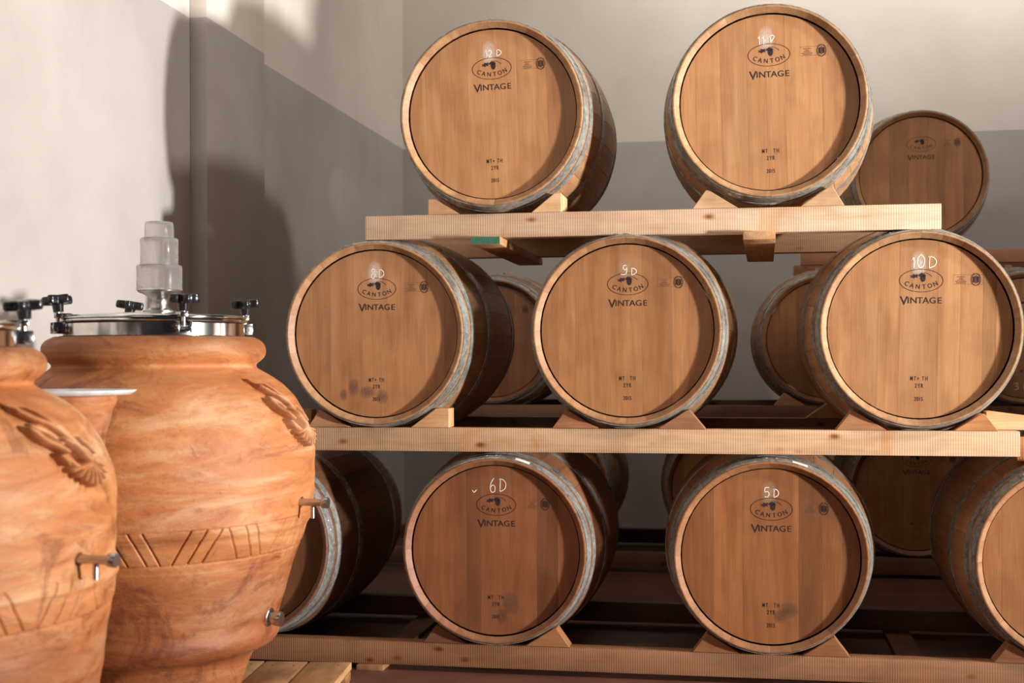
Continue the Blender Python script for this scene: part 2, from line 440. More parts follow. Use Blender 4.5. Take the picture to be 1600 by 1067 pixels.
def put(flat, txt, size, x, z, rot=0, sx=1.0, shear=0):
    me = glyph(txt, size); c_, s_ = math.cos(rot), math.sin(rot)
    flat.add(me, lambda a, b_: (x + (a * sx + b_ * shear) * c_ - b_ * s_, z + (a * sx + b_ * shear) * s_ + b_ * c_)); bpy.data.meshes.remove(me)
# oval emblem: outline, oak leaf with acorn, curved word
fl = Flat()
fl.ribbon([(0.064 * math.cos(t), 0.0345 * math.sin(t)) for t in [2 * PI * k / 56 for k in range(56)]], 0.0017, True)
for ch, a in zip('CANTON', (-39, -23.5, -8, 7.5, 22.5, 38.5)):
    t = R(a); rx, rz = 0.072, 0.047
    x = rx * math.sin(t); z = 0.0215 - rz * math.cos(t)
    put(fl, ch, 0.0198, x, z, math.atan2(rz * math.sin(t), rx * math.cos(t)), 0.92)
leaf = []
for k in range(40):
    t = 2 * PI * k / 40; lob = 1 + 0.30 * math.cos(7 * t)
    leaf.append((-0.0195 + 0.0115 * lob * math.cos(t), 0.0135 + 0.0056 * lob * math.sin(t) + 0.15 * 0.0115 * math.cos(t)))
fl.poly(leaf)
fl.poly([(0.005 + 0.0085 * math.cos(t) * (1 if math.sin(t) > 0 else 0.92), 0.0085 + (0.0075 if math.sin(t) > 0 else 0.0125) * math.sin(t)) for t in [2 * PI * k / 24 for k in range(24)]])
fl.poly([(-0.007, 0.012), (-0.004, 0.019), (0.002, 0.0225), (0.009, 0.021), (0.014, 0.016), (0.012, 0.0125)])
fl.ribbon([(-0.006, 0.016), (0.0, 0.0235), (0.012, 0.0235), (0.020, 0.021), (0.028, 0.016), (0.031, 0.012)], 0.0013)
fl.ribbon([(-0.009, 0.0165), (-0.004, 0.020), (0.001, 0.023)], 0.0012)
EMBLEM = fl.build('oval_emblem')
# word in large and small capitals
fl = Flat(); 
put(fl, 'V', 0.038, -0.0500, -0.015, 0, 1.0, 0)
for ch, x in zip('INTAGE', (-0.0370, -0.0215, -0.0025, 0.0145, 0.0345, 0.0545)): put(fl, ch, 0.0265, x, -0.010, 0, 1.08)
WORD = fl.build('vintage_lettering')
# boxed stamp with round seal
fl = Flat()
fl.ribbon([(-0.043, -0.014), (0.043, -0.014), (0.043, 0.014), (-0.043, 0.014)], 0.0008, True)
for x0, x1, z in ((-0.033, -0.010, 0.008), (-0.026, -0.016, 0.003), (-0.031, -0.012, -0.001), (-0.037, -0.004, -0.006), (-0.034, -0.007, -0.0105)):
    k = x0
    while k < x1: fl.ribbon([(k, z), (min(k + 0.003, x1), z)], 0.0021); k += 0.0042
STAMP = fl.build('cooper_stamp')
fl = Flat()
fl.ribbon([(0.022 + 0.0125 * math.cos(t), 0.0175 * math.sin(t)) for t in [2 * PI * k / 28 for k in range(28)]], 0.0015, True)
fl.ribbon([(0.022 + 0.0155 * math.cos(t), 0.0192 * math.sin(t)) for t in [2 * PI * k / 28 for k in range(28)]], 0.0006, True)
for k in range(5): fl.ribbon([(0.0145 + k * 0.0038, -0.0125 + abs(k - 2) * 0.002), (0.0145 + k * 0.0038, 0.0125 - abs(k - 2) * 0.002)], 0.0027 if k != 2 else 0.0016)
SEAL = fl.build('round_seal')
def toast(plus):
    f = Flat()
    for ch, x in zip('MT', (-0.022, -0.012)): put(f, ch, 0.0185, x, 0, 0, 0.62)
    if plus: put(f, '+', 0.0175, -0.003, 0, 0, 0.75)
    for ch, x in zip('TH', (0.012, 0.022)): put(f, ch, 0.0185, x, 0, 0, 0.62)
    for ch, x in zip('2YR', (-0.009, 0.0, 0.009)): put(f, ch, 0.0185, x, -0.022, 0, 0.65)
    for ch, x in zip('2015', (-0.0105, -0.0035, 0.0030, 0.0095)): put(f, ch, 0.0175, x, -0.062, 0, 0.72)
    return f.build('stamped_letters')
TOAST = {True: toast(True), False: toast(False)}
CH = {'0': [[(.5, 1), (.15, .75), (.1, .3), (.4, 0), (.8, .2), (.85, .7), (.5, 1)]],
      '1': [[(.2, .75), (.5, 1), (.5, 0)]],
      '2': [[(.1, .8), (.4, 1), (.75, .85), (.7, .55), (.15, .05), (.1, 0), (.85, .05)]],
      '3': [[(.1, .95), (.6, 1), (.75, .8), (.35, .55), (.8, .4), (.7, .1), (.1, .02)]],
      '5': [[(.85, 1), (.2, .97), (.15, .55), (.6, .6), (.85, .35), (.6, .05), (.1, .05)]],
      '6': [[(.65, 1.05), (.25, .7), (.1, .3), (.3, 0), (.75, .05), (.8, .4), (.45, .52), (.12, .3)]],
      '8': [[(.8, .85), (.4, 1), (.15, .8), (.75, .35), (.6, 0), (.15, .05), (.15, .35), (.8, .8)]],
      '9': [[(.7, .95), (.3, 1), (.2, .65), (.55, .5), (.75, .75), (.75, .4), (.6, .05), (.0, -.02), (-.15, .05)]],
      'D': [[(.15, 1), (.1, 0)], [(-.02, .92), (.5, .9), (.88, .6), (.75, .2), (.1, -.02)]],
      'v': [[(.0, .6), (.3, .2), (.7, .7)]], 'K': [[(.1, 1), (.1, 0)], [(.7, 1), (.15, .5), (.75, .0)]],
      'o': [[(.1, .9), (.55, 1.05), (.85, .85), (.6, .45), (.25, .1), (.3, .5), (.1, .9)]],
      '-': [[(-.4, .5), (.4, .52)]]}
def chalk_mesh(items):
    """items: (glyph, x, z, height, width)"""
    f = Flat()
    for ch, x, z, h, wd in items:
        for st in CH[ch]:
            pts = []
            for i in range(len(st) - 1):              # smooth the hand-drawn stroke
                p0, p1, p2, p3 = st[max(i - 1, 0)], st[i], st[i + 1], st[min(i + 2, len(st) - 1)]
                sharp = ch in '1KDv'
                for q in range(5):
                    t = q / 5
                    if sharp and len(st) < 4: pt = (p1[0] + (p2[0] - p1[0]) * t, p1[1] + (p2[1] - p1[1]) * t)
                    else: pt = tuple(0.5 * (2 * p1[k] + (p2[k] - p0[k]) * t + (2 * p0[k] - 5 * p1[k] + 4 * p2[k] - p3[k]) * t * t + (3 * p1[k] - p0[k] - 3 * p2[k] + p3[k]) * t ** 3) for k in (0, 1))
                    pts.append(pt)
            pts.append(st[-1])
            f.ribbon([(x + a * wd, z + b_ * h) for a, b_ in pts], 0.0028)
    return f.build('chalk_number')
SMUDGE = None
f = Flat(); f.poly([(-0.03, -0.045), (0.03, -0.045), (0.03, 0.045), (-0.03, 0.045)]); SMUDGE = f.build('pale_smudge')
def paper_label():
    vs, fs = [], []
    for q in range(6):
        a = q / 5 * 0.16
        for y in (0.009, 0.031): 
            r_ = rout(y) + 0.0034; vs.append((r_ * math.sin(a), y, r_ * math.cos(a)))
    for q in range(5): fs.append((q * 2, q * 2 + 2, q * 2 + 3, q * 2 + 1))
    return mesh_of('paper_label', vs, fs)
PAPER = paper_label()

STAINMESH = SMUDGE.copy(); STAINMESH.name = 'stain'
HEADCACHE = {}
def barrel(label, X, Y, zc, seams, tints, plus, chalk, roll=0.0, yaw=0.0, hue=(1, 1, 1), smudge=0.0, group=None, hoop_rot=None, paper=False, marks=True, stains=()):
    root = thing('barrel', label, 'barrel', (X, Y + LEN / 2, zc - RB), group, R(yaw))
    P = (0, -LEN / 2, RB); ry = R(roll)
    rnd = random.Random(int((X * 31 + zc * 17 + Y * 7) * 100))
    for k in range(NST):
        t = 0.97 + 0.07 * rnd.random(); wm = rnd.uniform(-0.02, 0.02)
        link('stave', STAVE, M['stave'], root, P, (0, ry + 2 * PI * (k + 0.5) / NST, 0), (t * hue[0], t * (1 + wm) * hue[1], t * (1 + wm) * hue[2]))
    for i, h in enumerate(HOOPS):
        ha = (hoop_rot if hoop_rot is not None and i == 0 else rnd.uniform(-40, 80) + (180 if i % 2 else 0))
        ho = link('hoop', h, M['hoop'], root, P, (0, R(ha), 0))
        for s_ in (-1, 1): link('rivet', RIVETS[i], M['rivet'], ho, (0, 0, 0), (0, s_ * 0.05, 0))
    xs = [-1.0] + list(seams) + [1.0]
    for i in range(len(xs) - 1):
        kk = (round(xs[i], 3), round(xs[i + 1], 3))
        if kk not in HEADCACHE: HEADCACHE[kk] = board_mesh(xs[i] * HR, xs[i + 1] * HR)
        t = 1 + (tints[i % len(tints)] - 1) * 1.5
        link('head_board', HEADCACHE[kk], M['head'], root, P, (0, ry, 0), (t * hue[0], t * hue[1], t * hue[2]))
    link('rear_head', REAR, M['head'], root, P, (0, ry, 0))
    link('bung', BUNG, M['seal'], root, (0, 0, RB + RB - 0.002), (0, 0, 0))
    def mark(name, mesh, mat, x, z, d=0.0005):
        c_, s_ = math.cos(-ry), math.sin(-ry)
        return link(name, mesh, mat, root, (x * c_ - z * s_, -LEN / 2 + HY - d, RB + x * s_ + z * c_), (0, ry, 0))
    if marks:
        mark('oval_emblem', EMBLEM, M['ink'], 0.004, 0.147)
        mark('vintage_lettering', WORD, M['ink'], 0.004, 0.088)
        st = mark('cooper_stamp', STAMP, M['faint'], 0.141, 0.151)
        link('round_seal', SEAL, M['ink'], st, (0, 0, 0))
        mark('stamped_letters', TOAST[plus], M['ink'], 0.002, -0.157)
    if smudge:
        sm = mark('pale_smudge' if smudge == 1 else 'rubbed_patch', SMUDGE, M['smudge'], -0.004, 0.197, 0.0004)
        if smudge != 1: sm.material_slots[0].link = 'OBJECT'; sm.material_slots[0].material = M['worn']
    for sx_, sz_, wx_, wz_ in stains:
        so = mark('stain', STAINMESH, M['stain'], sx_, sz_, 0.00025); so.scale = (wx_, 1, wz_)
    if chalk: mark('chalk_number', chalk_mesh(chalk), M['chalk'], 0, 0, 0.0009)
    if paper: link('paper_label', PAPER, M['paper'], root, P, (0, R(13), 0))
    return root

ZT, ZM, ZB = Z(0.787), Z(0.087), Z(-0.616)
FY, GY = 4.12, 6.25              # head planes of the front and the rear rack
G1 = 'oak barrels on the front rack'; G2 = 'oak barrels on the rear rack'
barrel('oak barrel chalked 12 D, left one of the two on the top beam', -0.79, FY, ZT, (-.80, -.62, -.28, .04, .31, .66, .86), (1.02, 1.0, .97, 1.08, 1.06, 1.0, .92, .88), True,
       [('1', -0.020, 0.183, 0.024, 0.018), ('2', -0.008, 0.183, 0.022, 0.016), ('D', 0.020, 0.186, 0.021, 0.018)], -2.0, 0, smudge=1, group=G1, hue=(.93, .90, .86))
barrel('highest oak barrel, chalked 11 D, right one of the two on the top beam', 0.083, FY, Z(0.793), (-.82, -.54, -.24, -.02, .19, .60, .83), (1.03, 1.06, 1.0, 1.02, 1.05, 1.08, 1.0, .92), False,
       [('1', -0.033, 0.180, 0.026, 0.018), ('1', -0.020, 0.180, 0.026, 0.018), ('o', 0.005, 0.184, 0.022, 0.019)], -1.2, 0, smudge=1, group=G1, hoop_rot=-160)
barrel('oak barrel chalked 8 D, left end of the middle beam beside the terracotta jar', -1.18, FY, Z(0.083), (-.80, -.56, -.16, .08, .33, .63, .85), (.95, .92, .97, 1.0, 1.02, .98, 1.0, .9), True,
       [('8', -0.016, 0.182, 0.030, 0.018), ('D', 0.010, 0.183, 0.028, 0.020)], 0.0, 0, smudge=1, group=G1, hue=(.84, .79, .76), stains=((-.075, -.175, .8, .7), (-.03, -.19, 1.3, .5), (-.11, -.20, .6, .5), (.02, -.205, .9, .6)))
barrel('oak barrel chalked 9 D, centre one of the three on the middle beam', -0.36, FY, Z(0.088), (-.80, -.60, -.38, -.19, .18, .52, .72), (.95, 1.04, .98, .97, 1.0, .93, 1.03, .95), False,
       [('9', -0.014, 0.178, 0.028, 0.020), ('D', 0.014, 0.176, 0.022, 0.019)], 0.0, 0, group=G1, hue=(.86, .80, .74), smudge=0.3)
barrel('bright oak barrel chalked 10 D at the right end of the middle beam', 0.53, FY, ZM, (-.74, -.45, -.22, .20, .44, .68, .82), (1.03, 1.0, 1.06, .96, 1.06, 1.05, .86, 1.0), True,
       [('1', -0.026, 0.186, 0.034, 0.016), ('0', -0.010, 0.186, 0.040, 0.026), ('D', 0.024, 0.186, 0.036, 0.026)], 1.0, 0, smudge=1, group=G1)
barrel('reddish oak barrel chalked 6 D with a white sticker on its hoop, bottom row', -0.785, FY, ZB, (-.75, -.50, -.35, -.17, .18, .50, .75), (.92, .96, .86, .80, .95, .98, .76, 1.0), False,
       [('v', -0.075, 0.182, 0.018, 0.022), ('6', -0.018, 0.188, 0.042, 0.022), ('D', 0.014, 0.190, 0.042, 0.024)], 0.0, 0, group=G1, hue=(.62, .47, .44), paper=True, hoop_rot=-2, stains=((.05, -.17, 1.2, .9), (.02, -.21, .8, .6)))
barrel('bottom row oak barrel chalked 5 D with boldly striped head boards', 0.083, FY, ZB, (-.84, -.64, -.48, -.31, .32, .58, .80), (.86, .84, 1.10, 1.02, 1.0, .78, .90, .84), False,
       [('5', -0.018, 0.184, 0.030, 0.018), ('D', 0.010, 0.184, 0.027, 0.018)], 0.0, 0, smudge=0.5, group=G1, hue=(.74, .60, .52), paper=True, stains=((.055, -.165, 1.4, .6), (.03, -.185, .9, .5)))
barrel('oak barrel cut by the right edge of the photo, on the floor beam', 0.985, FY, ZB, (-.8, -.5, -.2, .1, .4, .7), (.98, .95, 1.0, .96, 1.0), False, None, 0.0, 0, group=G1, hue=(.9, .8, .75))
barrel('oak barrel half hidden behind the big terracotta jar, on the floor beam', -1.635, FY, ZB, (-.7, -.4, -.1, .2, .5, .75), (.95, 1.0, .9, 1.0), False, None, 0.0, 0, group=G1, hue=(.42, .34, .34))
S2 = (-.78, -.5, -.2, .12, .4, .7); T2 = (.95, 1.02, .92, 1.0, .96, 1.03)
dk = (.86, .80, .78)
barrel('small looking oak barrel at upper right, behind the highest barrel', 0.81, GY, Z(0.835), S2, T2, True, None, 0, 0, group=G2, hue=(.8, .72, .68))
barrel('far rack barrel glimpsed right of the 8 D barrel, its bung showing', -1.20, GY, ZM, S2, T2, True, None, 0, 0, group=G2, hue=(.5, .42, .40))  # wood colour darkened to paint the shade this barrel stands in
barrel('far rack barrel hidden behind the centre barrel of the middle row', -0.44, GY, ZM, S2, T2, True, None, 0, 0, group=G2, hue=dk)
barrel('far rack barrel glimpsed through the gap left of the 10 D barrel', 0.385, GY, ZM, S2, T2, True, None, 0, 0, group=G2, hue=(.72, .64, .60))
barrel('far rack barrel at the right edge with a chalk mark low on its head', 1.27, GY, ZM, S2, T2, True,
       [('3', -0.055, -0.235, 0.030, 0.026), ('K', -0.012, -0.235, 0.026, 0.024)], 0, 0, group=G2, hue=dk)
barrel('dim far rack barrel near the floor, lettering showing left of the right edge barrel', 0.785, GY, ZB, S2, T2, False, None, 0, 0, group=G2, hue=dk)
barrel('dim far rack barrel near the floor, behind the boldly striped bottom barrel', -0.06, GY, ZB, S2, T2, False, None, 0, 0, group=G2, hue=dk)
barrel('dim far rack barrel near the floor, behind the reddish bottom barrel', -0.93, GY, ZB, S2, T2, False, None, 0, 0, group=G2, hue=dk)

NB = 'unseen barrels added beyond the right edge to block side light'  # unseen barrels added to keep side light off the rear rack
for x, y, z in ((1.86, FY, ZB), (2.74, FY, ZB), (1.42, FY, ZM), (2.30, FY, ZM), (1.84, FY, ZT), (2.72, FY, ZT)):
    tier = {ZB: 'bottom', ZM: 'middle', ZT: 'top'}[z]; end = 'nearer' if x < 2 else 'farther'
    barrel('%s of the two %s tier barrels of the neighbouring front rack, unseen, added to block light' % (end, tier), x, y, z, S2, T2, False, None, 0, 0, group=NB, hue=dk)
for x, z in ((1.66, ZB), (2.14, ZM), (1.90, Z(0.835))):
    barrel('far rack barrel added unseen past the right edge, %s tier' % {ZB: 'bottom', ZM: 'middle'}.get(z, 'top'), x, GY, z, S2, T2, False, None, 0, 0, group=NB + ', far', hue=dk)

# ------------------------------------------------------------------ racks
def beam(label, x0, x1, y0, z0, z1, depth=0.06, tint=(1, 1, 1), group='pine rack beams'):
    cx = (x0 + x1) / 2; hl = (x1 - x0) / 2; h = z1 - z0
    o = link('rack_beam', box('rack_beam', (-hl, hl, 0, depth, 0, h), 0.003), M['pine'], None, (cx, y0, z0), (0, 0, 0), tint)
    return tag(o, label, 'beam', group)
BT = (Z(0.390), Z(0.468)); BM = (Z(-0.300), Z(-0.223)); BB = (0.018, Z(-0.922))
FB, RBk = 4.15, 4.96
beam('pale pine beam along the front of the top row, under two barrels', -1.216, 0.597, FB, *BT)
beam('pine beam just behind the top one, seen under it and propping the barrel tails', -1.20, 0.62, RBk, *BT, tint=(.95, .85, .75))
beam('long pine beam along the front of the middle row, under three barrels', -1.60, 0.822, FB, *BM, tint=(.95, .88, .78))
beam('pine beam in the dark behind the middle one', -1.60, 0.9, RBk, *BM, tint=(.34, .25, .21))  # tint darkens the pine to paint the shade inside the rack
beam('reddish pine beam along the floor in front, under the bottom row', -1.98, 3.1, FB, *BB, tint=(.62, .44, .33))
beam('pine beam on the floor in the dark behind the front one', -1.98, 3.1, RBk, *BB, tint=(.34, .25, .21))  # same painted shade in the tint
beam('unseen pine beam added behind the neighbouring rack, beyond the right edge', 1.0, 2.7, RBk, *BM, tint=(.9, .7, .5))  # added out of view with the light-blocking barrels, as are the next two
beam('unseen top pine beam added for the neighbouring rack, front', 1.5, 3.0, FB, *BT)
beam('unseen top pine beam added for the neighbouring rack, rear', 1.5, 3.0, RBk, *BT)
beam('reddish beam starting where the middle front beam ends', 0.826, 2.7, FB + 0.07, Z(-0.318), Z(-0.243), tint=(.95, .62, .42))
beam('reddish beam of the far rack, showing right of the top cross plank and under the far top barrel', 0.27, 2.2, GY - 0.02, Z(0.43), Z(0.490), tint=(.6, .36, .26))
beam('dim beam of the far rack at the height of the middle barrels', -1.7, 2.2, GY - 0.02, *BM, tint=(.34, .25, .21))  # shade painted into the tint of this beam and the next
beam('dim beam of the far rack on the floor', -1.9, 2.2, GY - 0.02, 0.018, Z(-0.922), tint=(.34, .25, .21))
beam('rear beam of the far rack, middle height', -1.7, 2.2, 7.10, *BM, tint=(.34, .25, .21))  # tint carries painted rack shade, as on the floor one below
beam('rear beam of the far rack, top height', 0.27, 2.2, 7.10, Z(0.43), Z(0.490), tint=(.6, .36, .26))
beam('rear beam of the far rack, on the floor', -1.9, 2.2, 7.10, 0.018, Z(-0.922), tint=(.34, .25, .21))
def plank(label, x, wd, y0, y1, z0, z1, rot=0.0, tint=(1, 1, 1), green=False):
    o = thing('cross_plank', label, 'plank', (x, y0, z0), 'cross planks under the beams', R(rot))
    link('board', box('cross_board', (-wd / 2, wd / 2, 0, y1 - y0, 0, z1 - z0), 0.002), M['pine_y'], o, color=tint)
    if green:
        e = link('painted_end', box('painted_end', (-wd / 2 + .001, wd / 2 - .001, -0.0015, 0.0005, 0.001, z1 - z0 - .001), 0.0), M['green'], o); e['label'] = 'green painted sawn end'
    return o
plank('cross plank with a green painted end under the top beam, below the top left barrel', -0.805, 0.095, 4.10, 5.06, BT[0] - 0.026, BT[0] - 0.0005, 0.5, (.8, .62, .5), True)
plank('cross plank with a pale sawn end under the top beam, below the highest barrel', 0.052, 0.098, 4.10, 5.06, BT[0] - 0.026, BT[0] - 0.0005, -1.0, (1, .9, .8))
for i, (x, n_) in enumerate(((-1.2, 'left, under the jar side of'), (0.55, 'right, near 5 D under'))):
    plank('thin plank on the floor ' + n_ + ' the floor beam', x, 0.09, 4.13, 5.0, 0.0, 0.0175, 0, (.6, .45, .35))
plank('thin plank on the floor under the far rack, left', -0.9, 0.09, 6.24, 7.15, 0.0, 0.0175, 0, (.6, .45, .35))
plank('thin plank on the floor under the far rack, right', 1.3, 0.09, 6.24, 7.15, 0.0, 0.0175, 0, (.6, .45, .35))

GC = 'wooden chocks under the barrels'
def chock(label, X, zb, side, apex=(0.196, 0.058), outer=0.240, inner=0.095, y0=None, depth=0.06, tint=(1, 1, 1)):
    """triangular wedge: side -1 left of the barrel, 1 right"""
    y0 = FB + 0.001 if y0 is None else y0
    pts = [(0, 0), (outer - inner, 0), (apex[0] - inner, apex[1]), (apex[0] - inner - 0.012, apex[1] - 0.003)]
    if side < 0: pts = [(-x, z) for x, z in pts][::-1]
    o = link('chock', prism('chock', pts, 0, depth), M['chock'], None, (X + side * inner, y0, zb + 0.0005), (0, 0, 0), tint)
    return tag(o, label, 'chock', GC)
def block(label, X, zb, side, inner, face, outer, top_, depth, tint=(1, 1, 1)):
    pts = [(inner, 0), (outer, 0), (outer, top_), (face, top_)]
    pts = [(p[0] - outer, p[1]) for p in pts]
    if side < 0: pts = [(-x, z) for x, z in pts][::-1]
    o = link('chock', prism('chock', pts, 0, depth), M['chock'], None, (X + side * outer, FB + 0.001, zb + 0.0005), (0, 0, 0), tint)
    return tag(o, label, 'chock', GC)
block('dark square ended chock under the left side of the top left barrel', -0.79, BT[1], -1, 0.11, 0.190, 0.214, 0.050, 0.10, (.8, .7, .6))
block('pale square ended chock under the right side of the top left barrel', -0.79, BT[1], 1, 0.125, 0.200, 0.222, 0.060, 0.15, (1.15, 1.15, 1.15))
chock('wedge chock under the left side of the highest barrel', 0.083, BT[1], -1, apex=(0.194, 0.058), outer=0.236)
chock('wedge chock under the right side of the highest barrel', 0.083, BT[1], 1, apex=(0.192, 0.060), outer=0.228)
chock('dark wedge chock under the middle row leftmost barrel, left side', -1.18, BM[1], -1, apex=(0.196, 0.056), outer=0.232, tint=(.7, .55, .5))
block('square ended chock with a dark stripe under the middle row leftmost barrel', -1.18, BM[1], 1, 0.115, 0.200, 0.243, 0.062, 0.075, (.95, .85, .75))
o = link('chock', box('chock', (-0.075, 0.0, 0, 0.055, 0, 0.056), 0.002), M['chock'], None, (-1.18 - 0.232, FB + 0.03, BM[1] + 0.0005), (0, 0, 0), (.6, .5, .42)); tag(o, 'dark flat offcut lying left of the middle row leftmost barrel', 'chock', GC)
chock('dark reddish wedge chock left under the middle row centre barrel', -0.36, BM[1], -1, tint=(.62, .42, .36))
chock('dark wedge chock with a pale edge right under the middle row centre barrel', -0.36, BM[1], 1, apex=(0.196, 0.060), outer=0.246, tint=(.5, .36, .32))
chock('wedge chock left under the middle row rightmost barrel', 0.53, BM[1], -1, apex=(0.200, 0.060), outer=0.247, tint=(.75, .55, .45))
chock('wedge chock with a splintered edge right under the middle row rightmost barrel', 0.53, BM[1], 1, apex=(0.190, 0.052), outer=0.230, inner=0.10, tint=(.95, .68, .45))
o = link('chock', prism('chock', [(0, 0), (0.42, 0), (0.42, 0.004), (0.012, 0.058), (0.0, 0.056)], 0, 0.05), M['chock'], None, (0.735, FB + 0.063, BM[1] + 0.0005), (0, 0, 0), (1.12, 1.1, 1.05)); tag(o, 'long pale tapering wedge lying right of the middle row rightmost barrel', 'wedge', GC)
chock('dark wedge chock under the left of the reddish bottom barrel', -0.785, BB[1], -1, tint=(.34, .23, .20))
chock('wedge chock with a lit edge under the right of the reddish bottom barrel', -0.785, BB[1], 1, apex=(0.197, 0.060), tint=(.58, .40, .28))
chock('wedge chock under the left of the striped bottom barrel', 0.083, BB[1], -1, tint=(.58, .40, .28))
chock('wedge chock under the right of the striped bottom barrel', 0.083, BB[1], 1, tint=(.58, .40, .28))
chock('wedge chock under the left of the right edge barrel', 0.985, BB[1], -1, tint=(.58, .40, .28))
chock('pale wedge chock on the beam behind, seen through the gap below the barrels', 0.53, BM[1], -1, apex=(0.215, 0.060), outer=0.30, y0=RBk + 0.002, tint=(1, .9, .75))
chock('small chock on the far rack, left under the glimpsed barrel', 0.385, BM[1], -1, y0=GY, tint=(.8, .7, .6))
chock('small chock on the far rack, right under the glimpsed barrel', 0.385, BM[1], 1, y0=GY, tint=(.8, .7, .6))

# ------------------------------------------------------------------ amphorae
PROF = [(-.800, .200), (-.79, .208), (-.76, .217), (-.72, .232), (-.698, .246), (-.692, .268), (-.682, .287), (-.665, .297), (-.645, .300), (-.630, .296), (-.622, .2955),
        (-.60, .303), (-.53, .322), (-.46, .345), (-.43, .357), (-.405, .3655), (-.398, .3685), (-.392, .3745), (-.37, .379), (-.33, .3835), (-.28, .386), (-.22, .385),
        (-.187, .380), (-.16, .371), (-.125, .355), (-.09, .333), (-.0625, .308), (-.045, .284), (-.030, .258), (-.021, .242), (-.014, .2375), (-.008, .243), (0.0, .2535),
        (.010, .2605), (.020, .263), (.032, .262), (.043, .2555), (.051, .246), (.0555, .234), (.057, .222)]
PZ = np.array([p[0] for p in PROF]); PR_ = np.array([p[1] for p in PROF])
def profile(z):
    # smooth the polyline a little
    acc = 0
    for d, wgt in ((-.005, .25), (0, .5), (.005, .25)): acc = acc + wgt * np.interp(z + d, PZ, PR_)
    return acc
TAPAZ = R(-5)
def wob(th, z):
    return 0.0016 * np.sin(2 * th + 3 * z) + 0.0010 * np.sin(3 * th + 9 * z + 1) + 0.0007 * np.sin(5 * th - 14 * z) + 0.0006 * np.sin(55 * z + 2 * np.sin(th)) + 0.0004 * np.sin(130 * z + th)
def groove(d, wd): return np.exp(-(d / wd) ** 2)
def amph_r(th, z):
    r_ = profile(z) + wob(th, z)
    # two scored lines and slanted strokes between them
    up = -.372 + .006 * np.sin(th + .5); lo = -.452 + .005 * np.sin(th + 1.0)
    r_ = r_ - .0016 * groove(z - up, .0022) - .0024 * groove(z - lo, .0025)
    t = (z - lo) / (up - lo)
    inb = (t > 0.02) & (t < 1.0)
    g = np.zeros_like(r_)
    deg = (np.degrees(th - TAPAZ) + 62) % 40.0           # 0 = facing the camera side
    for k, (c, sl) in enumerate(((-10.5, 1), (-4.5, 1), (1.5, 1), (10, -1), (15.8, -1), (22, -1))):
        cc = (c + 0.8 * math.sin(k * 2.3)) % 40.0
        top_ = -3.0 * sl; bot = 3.0 * sl
        x = cc + bot + (top_ - bot) * t
        d = (deg - x + 20) % 40.0 - 20
        g = np.maximum(g, groove(np.radians(d) * .37, .0019))
    return r_ - np.where(inb, .0055 * g, 0)
def grid_mesh(name, V, nz, nt, closed, keep=None):
    idx = np.arange(nz * nt).reshape(nz, nt)
    if closed: nx = np.roll(idx, -1, axis=1); a, b_, c, d = idx[:-1], nx[:-1], nx[1:], idx[1:]
    else: a, b_, c, d = idx[:-1, :-1], idx[:-1, 1:], idx[1:, 1:], idx[1:, :-1]
    F = np.stack([a, b_, c, d], -1).reshape(-1, 4)
    if keep is not None: F = F[keep[F].any(1)]
    used = np.unique(F); remap = -np.ones(nz * nt, int); remap[used] = np.arange(len(used)); F = remap[F]; V = V.reshape(-1, 3)[used]
    me = bpy.data.meshes.new(name); me.vertices.add(len(V)); me.vertices.foreach_set('co', V.astype(np.float32).ravel())
    me.loops.add(F.size); me.loops.foreach_set('vertex_index', F.astype(np.int32).ravel())
    me.polygons.add(len(F)); me.polygons.foreach_set('loop_start', np.arange(0, F.size, 4, dtype=np.int32)); me.polygons.foreach_set('loop_total', np.full(len(F), 4, np.int32))
    me.update(calc_edges=True); me.validate(); me.shade_smooth(); return me
zs = np.concatenate([np.arange(-.80, -.47, .005), np.arange(-.47, -.355, .0018), np.arange(-.355, -.06, .005), np.arange(-.06, .0571, .0028)])
nt_ = 1400; ths = np.linspace(0, 2 * PI, nt_, endpoint=False)
TH2, ZZ = np.meshgrid(ths, zs); RR2 = amph_r(TH2, ZZ)
V = np.stack([RR2 * np.cos(TH2), RR2 * np.sin(TH2), ZZ + .80], -1)
BODY = grid_mesh('body', V, len(zs), nt_, True)
# relief: a scrolling leaf over a shell, in (degrees from the tap, height)
def mp_(p): return (-16 + (p[0] - 100) / 660 * 25, -.050 - (p[1] - 130) / 830 * .155)
STROKES = [([(95, 110), (180, 170), (270, 240), (400, 320), (500, 430), (570, 560), (610, 680), (625, 770)], 42, .014, .5),
           ([(150, 170), (185, 200), (240, 250), (300, 300)], 52, .020, .8),
           ([(160, 350), (210, 400), (250, 460), (330, 520), (400, 590)], 62, .020, .8),
           ([(230, 330), (330, 380), (400, 440), (440, 520)], 46, .010, .7),
           ([(420, 480), (500, 520), (550, 600), (600, 700)], 52, .020, .9),
           ([(380, 640), (430, 690), (480, 740), (540, 770)], 48, .015, .7),
           ([(330, 620), (365, 660), (370, 720)], 36, .018, .5),
           ([(320, 170), (400, 230), (450, 310), (520, 420), (590, 520)], 30, .012, .5),
           ([(480, 330), (540, 420), (590, 520), (620, 620)], 26, .012, .6),
           ([(640, 480), (690, 540), (740, 640)], 34, .014, .6),
           ([(600, 560), (660, 600), (690, 660)], 40, .012, .6)]
fan = [(400, 780), (440, 835), (490, 880), (545, 915), (605, 945), (665, 930), (715, 885), (750, 830), (765, 765)]
for i, q in enumerate(fan): STROKES.append(([(610, 720), ((610 + q[0]) / 2 + (i - 4) * 3, (720 + q[1]) / 2), q], 25, .017, 1.1))
dg = np.arange(-21, 14, .11); hz = np.arange(-.222, -.036, .0009)
DG, HZ = np.meshgrid(dg, hz); H = np.zeros_like(DG)
